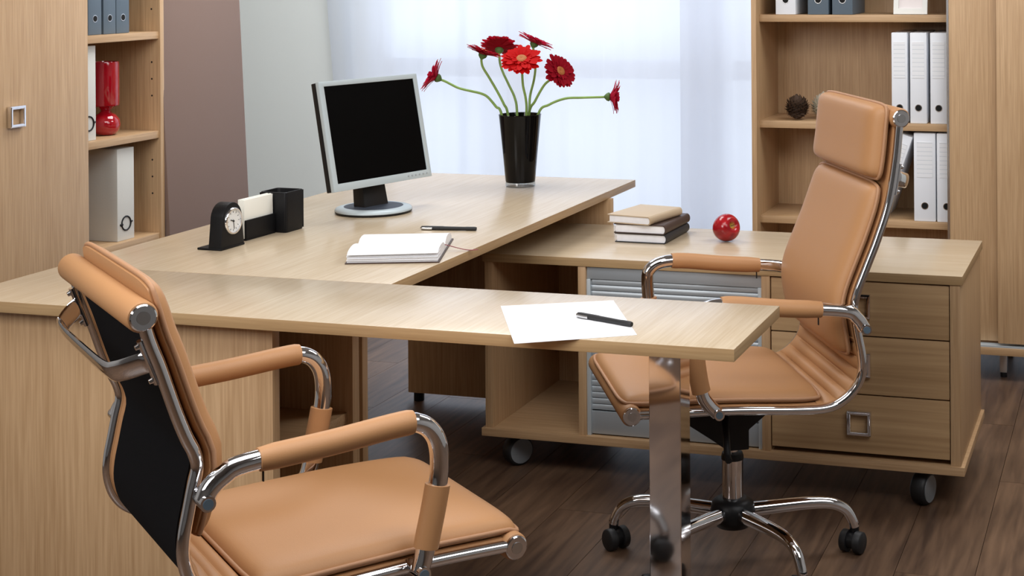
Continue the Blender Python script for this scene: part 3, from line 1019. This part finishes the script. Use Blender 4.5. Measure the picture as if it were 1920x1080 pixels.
def gerbera(label, stem, axis, r, mat, seed, cup_=0.25, n=24):
    rng = random.Random(seed)
    pts = [Vector(p_) for p_ in stem]
    inside = pts[0] * 1.0
    root = Vector((inside.x * .45, inside.y * .45, .07))
    t = thing('gerbera', label, 'flower', VB, 0, 'gerberas in the black vase')
    c = pts[-1]
    path = catmull([root] + pts, 6)
    MB().tube(path, [.0040 + .0007 * (1 - i / len(path)) for i in range(len(path))], 8).build('stem', M['stem'], t, smooth=60, world=False)
    ax_ = Vector(axis).normalized()
    rotm = Matrix.Translation(c) @ ax_.to_track_quat('Z', 'Y').to_matrix().to_4x4()
    MB().lathe([(.003, -.004), (.008, .000), (.0135, .006), (.0155, .013), (.013, .016), (.002, .017)], 20).xform(rotm).build('calyx', M['calyx'], t, smooth=60, world=False)
    m = MB()
    for ring, (cnt, rr, lift, zb) in enumerate(((n, r, cup_, .011), (n, r * .86, cup_ + .14, .013), (int(n * .7), r * .5, cup_ + .45, .015))):
        for k in range(cnt):
            a = 2 * math.pi * (k + .5 * (ring % 2)) / cnt + rng.uniform(-.07, .07)
            L = rr * rng.uniform(.90, 1.05)
            w = r * .135 * (1 if ring < 2 else .6)
            lf = lift + rng.uniform(-.12, .16) * (1 + cup_)
            ca, sa = math.cos(a), math.sin(a)
            row = []
            for u, ww, cz_ in ((.10, .85, 0), (.4, 1.0, .12), (.7, 1.05, .16), (.9, .85, .10), (1.0, .32, .05)):
                rad = L * u
                z = zb + rad * lf * (1 - .42 * u) + cz_ * .006
                row.append((rad, ww * w, z))
            vs = []
            for rad, ww, z in row:
                for s, dz in ((-1, .0016), (0, 0), (1, .0016)):
                    vs.append((rad * ca - s * ww * sa, rad * sa + s * ww * ca, z + dz))
            fs = []
            for i in range(4):
                for q in range(2):
                    fs.append((i * 3 + q, i * 3 + q + 1, (i + 1) * 3 + q + 1, (i + 1) * 3 + q))
            m.add(vs, fs)
    o = m.xform(rotm).build('petals', mat, t, smooth=60, world=False)
    o['kind'] = 'stuff'
    ez = .019 + r * .2 * cup_
    MB().lathe([(r * .22, ez), (r * .25, ez + .004), (r * .18, ez + .007), (r * .05, ez + .004), (.0005, ez + .003)], 24).xform(rotm).build('eye', M['eye'], t, smooth=60, world=False)
    return t


gerbera('crimson gerbera bending far left towards the monitor',
        [(-.048, -.045, .248), (-.065, -.054, .276), (-.090, -.065, .309), (-.111, -.075, .322), (-.139, -.087, .330), (-.181, -.103, .342), (-.221, -.118, .364), (-.236, -.127, .371)],
        -RGT * .86 + UP * .50 - FWD * .10, .063, M['petal_pink'], 1, .62)
gerbera('red gerbera seen edge-on, second from the left in the vase',
        [(-.031, -.030, .245), (-.042, -.040, .284), (-.062, -.052, .330), (-.085, -.066, .377), (-.101, -.078, .410), (-.103, -.086, .430), (-.100, -.092, .443)],
        RGT * .36 + UP * .92 + FWD * .05, .062, M['petal_dark'], 2, .32)
gerbera('large crimson gerbera turned away with green underside showing',
        [(-.009, -.003, .247), (-.018, .000, .300), (-.039, -.001, .345), (-.060, -.002, .387), (-.072, .000, .418), (-.077, .004, .447), (-.080, .008, .456)],
        UP * .84 + FWD * .52 + RGT * .05, .066, M['petal_dark'], 3, .36, 26)
gerbera('bright red gerbera facing forward in the middle of the bunch',
        [(.033, -.022, .248), (.036, -.034, .303), (.032, -.048, .350), (.034, -.060, .403), (.036, -.066, .425)],
        UP * .80 - FWD * .62 + RGT * .02, .071, M['petal_red'], 4, .12, 26)
gerbera('crimson gerbera highest in the bunch, seen edge-on',
        [(.022, .027, .245), (.023, .036, .306), (.033, .047, .361), (.035, .056, .406), (.027, .061, .461), (.022, .066, .474)],
        RGT * .40 + UP * .90 + FWD * .16, .066, M['petal_pink'], 5, .28)
gerbera('dark red gerbera with orange eye turned to the right',
        [(.034, -.001, .248), (.057, -.004, .292), (.091, -.005, .347), (.120, -.005, .371), (.138, -.006, .388)],
        -FWD * .60 + RGT * .66 + UP * .46, .066, M['petal_dark'], 6, .10, 26)
gerbera('crimson gerbera bending far right, facing the bookcase',
        [(.060, .017, .245), (.098, .024, .279), (.152, .036, .300), (.206, .047, .303), (.278, .064, .305), (.287, .065, .306)],
        RGT * .99 - UP * .04 + FWD * .05, .059, M['petal_pink'], 7, .75)


# ------------------------------------------------------------------ office chairs
CW = .492


class Profile:
    """side curve of the chair, (s, z) with s forward from the front roll"""

    def __init__(self, pts):
        P = catmull([(a, 0, b_) for a, b_ in pts], 6)
        self.p = [(q.x, q.z) for q in P]
        self.t = [0.0]
        for i in range(1, len(self.p)):
            self.t.append(self.t[-1] + math.dist(self.p[i], self.p[i - 1]))
        self.L = self.t[-1]

    def at(self, t):
        if t <= 0:
            a, b_ = self.p[0], self.p[1]; k = t / (self.t[1] - self.t[0])
        elif t >= self.L:
            a, b_ = self.p[-2], self.p[-1]; k = 1 + (t - self.L) / (self.t[-1] - self.t[-2])
        else:
            i = max(j for j in range(len(self.t)) if self.t[j] <= t)
            i = min(i, len(self.t) - 2)
            a, b_ = self.p[i], self.p[i + 1]; k = (t - self.t[i]) / (self.t[i + 1] - self.t[i])
        pt = (a[0] + (b_[0] - a[0]) * k, a[1] + (b_[1] - a[1]) * k)
        return pt

    def frame(self, t):
        p_ = self.at(t)
        q0, q1 = self.at(t - .012), self.at(t + .012)
        dx, dz = q1[0] - q0[0], q1[1] - q0[1]
        l = math.hypot(dx, dz) or 1
        return p_, (dz / l, -dx / l)

    def off(self, t, d):
        p_, n = self.frame(t)
        return p_[0] + n[0] * d, p_[1] + n[1] * d

    def t_at_z(self, z):
        """arc length on the back part at height z"""
        best = self.L + (z - self.p[-1][1])
        if z > self.p[-1][1]:
            return best
        for i in range(len(self.p) - 1, 0, -1):
            if self.p[i - 1][1] <= z <= self.p[i][1]:
                k = (z - self.p[i - 1][1]) / (self.p[i][1] - self.p[i - 1][1])
                return self.t[i - 1] + k * (self.t[i] - self.t[i - 1])
        return best


SO = .30   # hub lies this far behind the front roll


def cushion(pf, t0, t1, hw, base, T, name, parent, nu=26, nv=22, rim=.010):
    """soft pad following the side curve between arc lengths t0 and t1"""
    def plan(u, v):
        uu = u * (1 - .045 * abs(v) ** 9)
        vv = v * (1 - .045 * abs(u) ** 9)
        return uu, vv
    vs, fs = [], []
    for layer in (0, 1):
        for i in range(nu + 1):
            for j in range(nv + 1):
                u, v = -1 + 2 * i / nu, -1 + 2 * j / nv
                # concentrate samples towards the edges
                u = math.copysign(1 - (1 - abs(u)) ** 1.35, u)
                v = math.copysign(1 - (1 - abs(v)) ** 1.35, v)
                uu, vv = plan(u, v)
                h = ((1 - abs(u) ** 11) * (1 - abs(v) ** 11)) ** .5
                d = base + rim / 2 + (T * h if layer else -rim * .8 - .006 * h)
                s, z = pf.off((t0 + t1) / 2 + (t1 - t0) / 2 * uu, d)
                vs.append((s + SO, hw * vv, z))
    st_ = (nu + 1) * (nv + 1)
    for layer in (0, 1):
        for i in range(nu):
            for j in range(nv):
                a = layer * st_ + i * (nv + 1) + j
                fs.append((a, a + 1, a + nv + 2, a + nv + 1))
    ringi = [(0, j) for j in range(nv)] + [(i, nv) for i in range(nu)] + [(nu, j) for j in range(nv, 0, -1)] + [(i, 0) for i in range(nu, 0, -1)]
    idx = [i * (nv + 1) + j for i, j in ringi]
    for k in range(len(idx)):
        a, b_ = idx[k], idx[(k + 1) % len(idx)]
        fs.append((a, b_, b_ + st_, a + st_))
    o = MB().add(vs, fs).build(name, M['leather'], parent, smooth=60, world=False)
    # sewn edge round the pad
    pts = []
    for i, j in ringi:
        u, v = -1 + 2 * i / nu, -1 + 2 * j / nv
        u = math.copysign(1 - (1 - abs(u)) ** 1.35, u)
        v = math.copysign(1 - (1 - abs(v)) ** 1.35, v)
        uu, vv = plan(u, v)
        s, z = pf.off((t0 + t1) / 2 + (t1 - t0) / 2 * uu * 1.008, base + rim * .45)
        pts.append((s + SO, hw * vv * 1.008, z))
    pts.append(pts[0])
    MB().tube(pts, .0042, 8, cap=False).build('piping', M['leather_edge'], o, smooth=60, world=False)
    return o


def office_chair(label, loc, rz, prof_pts, arm_pts, high, star):
    t = thing('office_chair', label, 'chair', loc, rz)
    pf = Profile(prof_pts)
    hy = CW / 2

    def B(mb, name, mat, parent=t, **k):
        return mb.build(name, M[mat], parent, world=False, **k)
    # chrome side frames
    for s in (-1, 1):
        pts = [(a + SO, s * hy, b_) for a, b_ in pf.p]
        B(MB().tube(pts, .0105, 12, flat=(1, 1)), 'side_frame', 'chrome', smooth=60)
    # rolls with chrome end caps
    top = pf.p[-1]
    for nm, (a, b_), r in (('front_roll', pf.p[0], .0245), ('top_roll', top, .0250)):
        a += .004 if nm == 'front_roll' else 0
        rl = B(MB().tube([(a + SO, -hy - .004, b_), (a + SO, -hy, b_), (a + SO, hy, b_), (a + SO, hy + .004, b_)], [r * .9, r, r, r * .9], 24), nm, 'leather', smooth=50)
        for s in (-1, 1):
            cp = B(MB().tube([(a + SO, s * (hy - .002), b_), (a + SO, s * (hy + .009), b_), (a + SO, s * (hy + .011), b_)], [.0212, .0212, .0190], 48), 'end_cap', 'chrome', rl, smooth=30)
            B(MB().cyl((a + SO, s * (hy + .0105), b_), (a + SO, s * (hy + .0125), b_), .0105, 32), 'cap_boss', 'brushed', rl)
    # leather sling between the frames, pleated in the bend
    tz = pf.t_at_z
    seat_end = .47
    back0 = tz(.57)
    nt, ny = 460, 14
    vs, fs = [], []
    for lay in (0, 1):
        for i in range(nt + 1):
            tt = .002 + (pf.L - .004) * i / nt
            d = .012
            if seat_end - .02 < tt < back0 + .03:
                amp = -.002 + .013 * abs(math.sin(math.pi * (tt - seat_end) / .034)) ** .5
            else:
                amp = .004
            for j in range(ny + 1):
                y = (-1 + 2 * j / ny) * (hy - .006)
                fade = 1 - abs(-1 + 2 * j / ny) ** 10
                s, z = pf.off(tt, d + amp * fade if lay else .003)
                vs.append((s + SO, y, z))
    stp = (nt + 1) * (ny + 1)
    for lay in (0, 1):
        for i in range(nt):
            for j in range(ny):
                a = lay * stp + i * (ny + 1) + j
                fs.append((a, a + 1, a + ny + 2, a + ny + 1))
    ringi = [(0, j) for j in range(ny)] + [(i, ny) for i in range(nt)] + [(nt, j) for j in range(ny, 0, -1)] + [(i, 0) for i in range(nt, 0, -1)]
    idx = [i * (ny + 1) + j for i, j in ringi]
    for k in range(len(idx)):
        a, b_ = idx[k], idx[(k + 1) % len(idx)]
        fs.append((a, b_, b_ + stp, a + stp))
    B(MB().add(vs, fs), 'leather_sling', 'leather', smooth=40)
    # black fabric on the rear of the sling
    vs, fs = [], []
    ta, tb = tz(.50), pf.L - .02
    nn = 40
    for lay in (0, 1):
        for i in range(nn + 1):
            tt = ta + (tb - ta) * i / nn
            s, z = pf.off(tt, -.0005 if lay else .0045)
            for y in (-hy + .042, hy - .042):
                vs.append((s + SO, y, z))
    o2 = (nn + 1) * 2
    for lay in (0, 1):
        for i in range(nn):
            a = lay * o2 + 2 * i
            fs.append((a, a + 1, a + 3, a + 2))
    for i in range(nn):
        for e in (0, 1):
            a = 2 * i + e
            fs.append((a, a + 2, a + 2 + o2, a + o2))
    fs += [(0, 1, 1 + o2, o2), (2 * nn, 2 * nn + 1, 2 * nn + 1 + o2, 2 * nn + o2)]
    B(MB().add(vs, fs), 'rear_fabric', 'blackfab', smooth=40)
    # pads
    cushion(pf, -.022, seat_end, hy - .010, .020, .022, 'seat_cushion', t)
    if high:
        cushion(pf, tz(.555), tz(.958), hy - .008, .024, .026, 'back_cushion', t)
        cushion(pf, tz(.968), tz(1.152), hy - .008, .028, .036, 'headrest_cushion', t)
    else:
        cushion(pf, tz(.582), tz(.993), hy - .010, .026, .024, 'back_cushion', t)
    # armrests
    for s in (-1, 1):
        ya = s * (hy + .034)
        path = catmull([(a + SO, ya, b_) for a, b_ in arm_pts], 5)
        arm = B(MB().tube(path, .0165, 16), 'armrest', 'chrome', smooth=60)
        up_ = [q for q in path if q.z > .66 and -.478 < q.x - SO < -.205]
        dn_ = [q for q in path if .497 < q.z < .615 and q.x - SO > -.3]
        B(MB().tube(up_, [.019] + [.0212] * (len(up_) - 2) + [.020], 16), 'arm_sleeve', 'leather', arm, smooth=50)
        B(MB().tube(dn_, [.0200] * len(dn_), 16, flat=(1.12, .95)), 'arm_sleeve', 'leather', arm, smooth=50)
        q0 = up_[0]
        B(MB().box(q0.x + .006, q0.x + .008, ya - .003, ya + .003, q0.z - .036, q0.z - .017), 'zip_pull', 'blackplastic', arm)
        for q in (path[0], path[-1]):
            pn_ = B(MB().tube([(q.x, s * (hy - .004), q.z), (q.x, s * (hy + .034), q.z), (q.x, s * (hy + .055), q.z)], .0125, 16), 'pivot_pin', 'chrome', arm, smooth=50)
            B(MB().cyl((q.x, s * (hy + .0545), q.z), (q.x, s * (hy + .0562), q.z), .0085, 16), 'pin_plug', 'blueplug', arm)
    # handle behind the backrest
    zc = .882 if not high else .978
    th = tz(zc)
    p_, n = pf.frame(th)
    tx, tzv = -n[1], n[0]        # along the back, upwards
    if tzv < 0:
        tx, tzv = -tx, -tzv

    def hp(dy, back, along):
        return (p_[0] + SO - n[0] * back + tx * along, dy, p_[1] - n[1] * back + tzv * along)
    ctl = [hp(-hy + .004, .012, 0), hp(-hy + .012, .022, 0), hp(-hy + .045, .050, -.004), hp(-hy + .085, .060, -.006), hp(0, .062, -.006),
           hp(hy - .085, .060, -.006), hp(hy - .045, .050, -.004), hp(hy - .012, .022, 0), hp(hy - .004, .012, 0)]
    bar = B(MB().tube(catmull(ctl, 6), .0165, 14, flat=(1.1, .36), up=(tx, 0, tzv)), 'back_handle', 'chrome', smooth=60)
    for s in (-1, 1):
        a, b_ = hp(s * (hy - .004), .0125, -.038), hp(s * (hy - .004), .0125, .038)
        B(MB().tube([a, b_], .0085, 10, flat=(.5, 1), up=(n[0], 0, n[1])), 'handle_plate', 'chrome', bar, smooth=50)
        for al in (-.030, .030):
            B(MB().tube([hp(s * (hy - .004), .014, al), hp(s * (hy - .004), .022, al)], [.0055, .004], 10), 'bolt', 'chrome', bar, smooth=50)
    # under-seat mechanism, gas lift, star base
    B(MB().box(-.10, .10, -.085, .085, .405, .430), 'seat_plate', 'blackplastic', bevel=.004)
    B(MB().prism([(-.035, .280), (.020, .280), (.060, .310), (.150, .372), (.150, .410), (-.120, .410), (-.120, .395), (-.035, .330)], 'Y', -.036, .036), 'tilt_mechanism', 'blackplastic', bevel=.004)
    B(MB().tube([(.13, -.05, .385), (.13, .05, .385)], .024, 16), 'tension_knob', 'blackplastic')
    B(MB().tube(catmull([(.02, .03, .38), (.04, .09, .375), (.05, .14, .35), (.055, .17, .315), (.055, .185, .305)], 4), .0085, 8), 'lever', 'blackplastic', smooth=60)
    B(MB().cyl((0, 0, .262), (0, 0, .285), .0145, 20), 'gas_rod', 'chrome')
    B(MB().tube([(0, 0, .250), (0, 0, .258), (0, 0, .266)], [.0285, .0285, .026], 28), 'collar', 'blackplastic', smooth=50)
    B(MB().cyl((0, 0, .145), (0, 0, .252), .0268, 28), 'column', 'chrome', smooth=50)
    B(MB().lathe([(.030, .078), (.042, .082), (.052, .100), (.058, .122), (.052, .143), (.038, .152), (.030, .153)], 32), 'hub', 'blackplastic', smooth=60)
    for k, ang in enumerate(star):
        a = math.radians(ang)
        d = Vector((math.cos(a), math.sin(a), 0))
        pts = catmull([d * .03 + UP * .118, d * .12 + UP * .124, d * .20 + UP * .128, d * .255 + UP * .124, d * .292 + UP * .106, d * .310 + UP * .076, d * .314 + UP * .062], 5)
        B(MB().tube(pts, [.0185 - .0055 * min(1, i / (len(pts) * .7)) for i in range(len(pts))], 14), 'base_leg', 'chrome', smooth=60)
        c = d * .314
        sw = a + (.9 if k % 2 else -.7)
        e = Vector((math.cos(sw), math.sin(sw), 0))
        f_ = Vector((-e.y, e.x, 0))
        wc = c - e * .012
        hood = B(MB().tube([wc + f_ * .0105 + UP * .029, wc - f_ * .0105 + UP * .029], .0200, 20), 'caster', 'blackplastic', smooth=50)
        B(MB().tube([c + UP * .045, c + UP * .072], .012, 14), 'caster_socket', 'blackplastic', hood, smooth=50)
        for s in (-1, 1):
            B(MB().tube([wc + f_ * (s * .010) + UP * .0275, wc + f_ * (s * .026) + UP * .0275, wc + f_ * (s * .029) + UP * .0275], [.0275, .0275, .024], 24), 'caster_wheel', 'rubber', hood, smooth=50)
    return t


ARM_A = [(-.558, .656), (-.549, .674), (-.527, .691), (-.493, .703), (-.351, .710), (-.226, .719), (-.194, .715), (-.172, .699), (-.159, .671), (-.157, .626), (-.167, .570), (-.178, .522), (-.186, .487), (-.195, .462)]
PROF_A = [(0, .450), (-.02, .454), (-.16, .459), (-.30, .458), (-.42, .456), (-.48, .463), (-.54, .488), (-.568, .516), (-.581, .554), (-.581, .590), (-.573, .632), (-.566, .667), (-.559, .699),
          (-.564, .724), (-.576, .750), (-.590, .787), (-.605, .833), (-.617, .870), (-.632, .911), (-.643, .951)]
ARM_B = [(-.556, .629), (-.538, .654), (-.503, .673), (-.351, .688), (-.234, .702), (-.176, .700), (-.146, .683), (-.138, .655), (-.144, .573), (-.156, .504), (-.172, .474), (-.194, .452)]
PROF_B = [(0, .450), (-.22, .445), (-.40, .434), (-.474, .434), (-.516, .450), (-.548, .480), (-.563, .516), (-.562, .557), (-.551, .614), (-.543, .670), (-.551, .709),
          (-.577, .772), (-.603, .834), (-.633, .921), (-.651, 1.017), (-.660, 1.097), (-.663, 1.124)]
office_chair('tan leather chair seen from behind in the left foreground', (-.7135, -.3893, 0), math.atan2(.770, .637), PROF_A, ARM_A, False, (20, 92, 164, 236, 308))
office_chair('tan leather high-back chair with headrest in front of the drawers', (-.2344, .8598, 0), math.atan2(-.486, -.874), PROF_B, ARM_B, True, (-26, 40, 107, 174, 254))
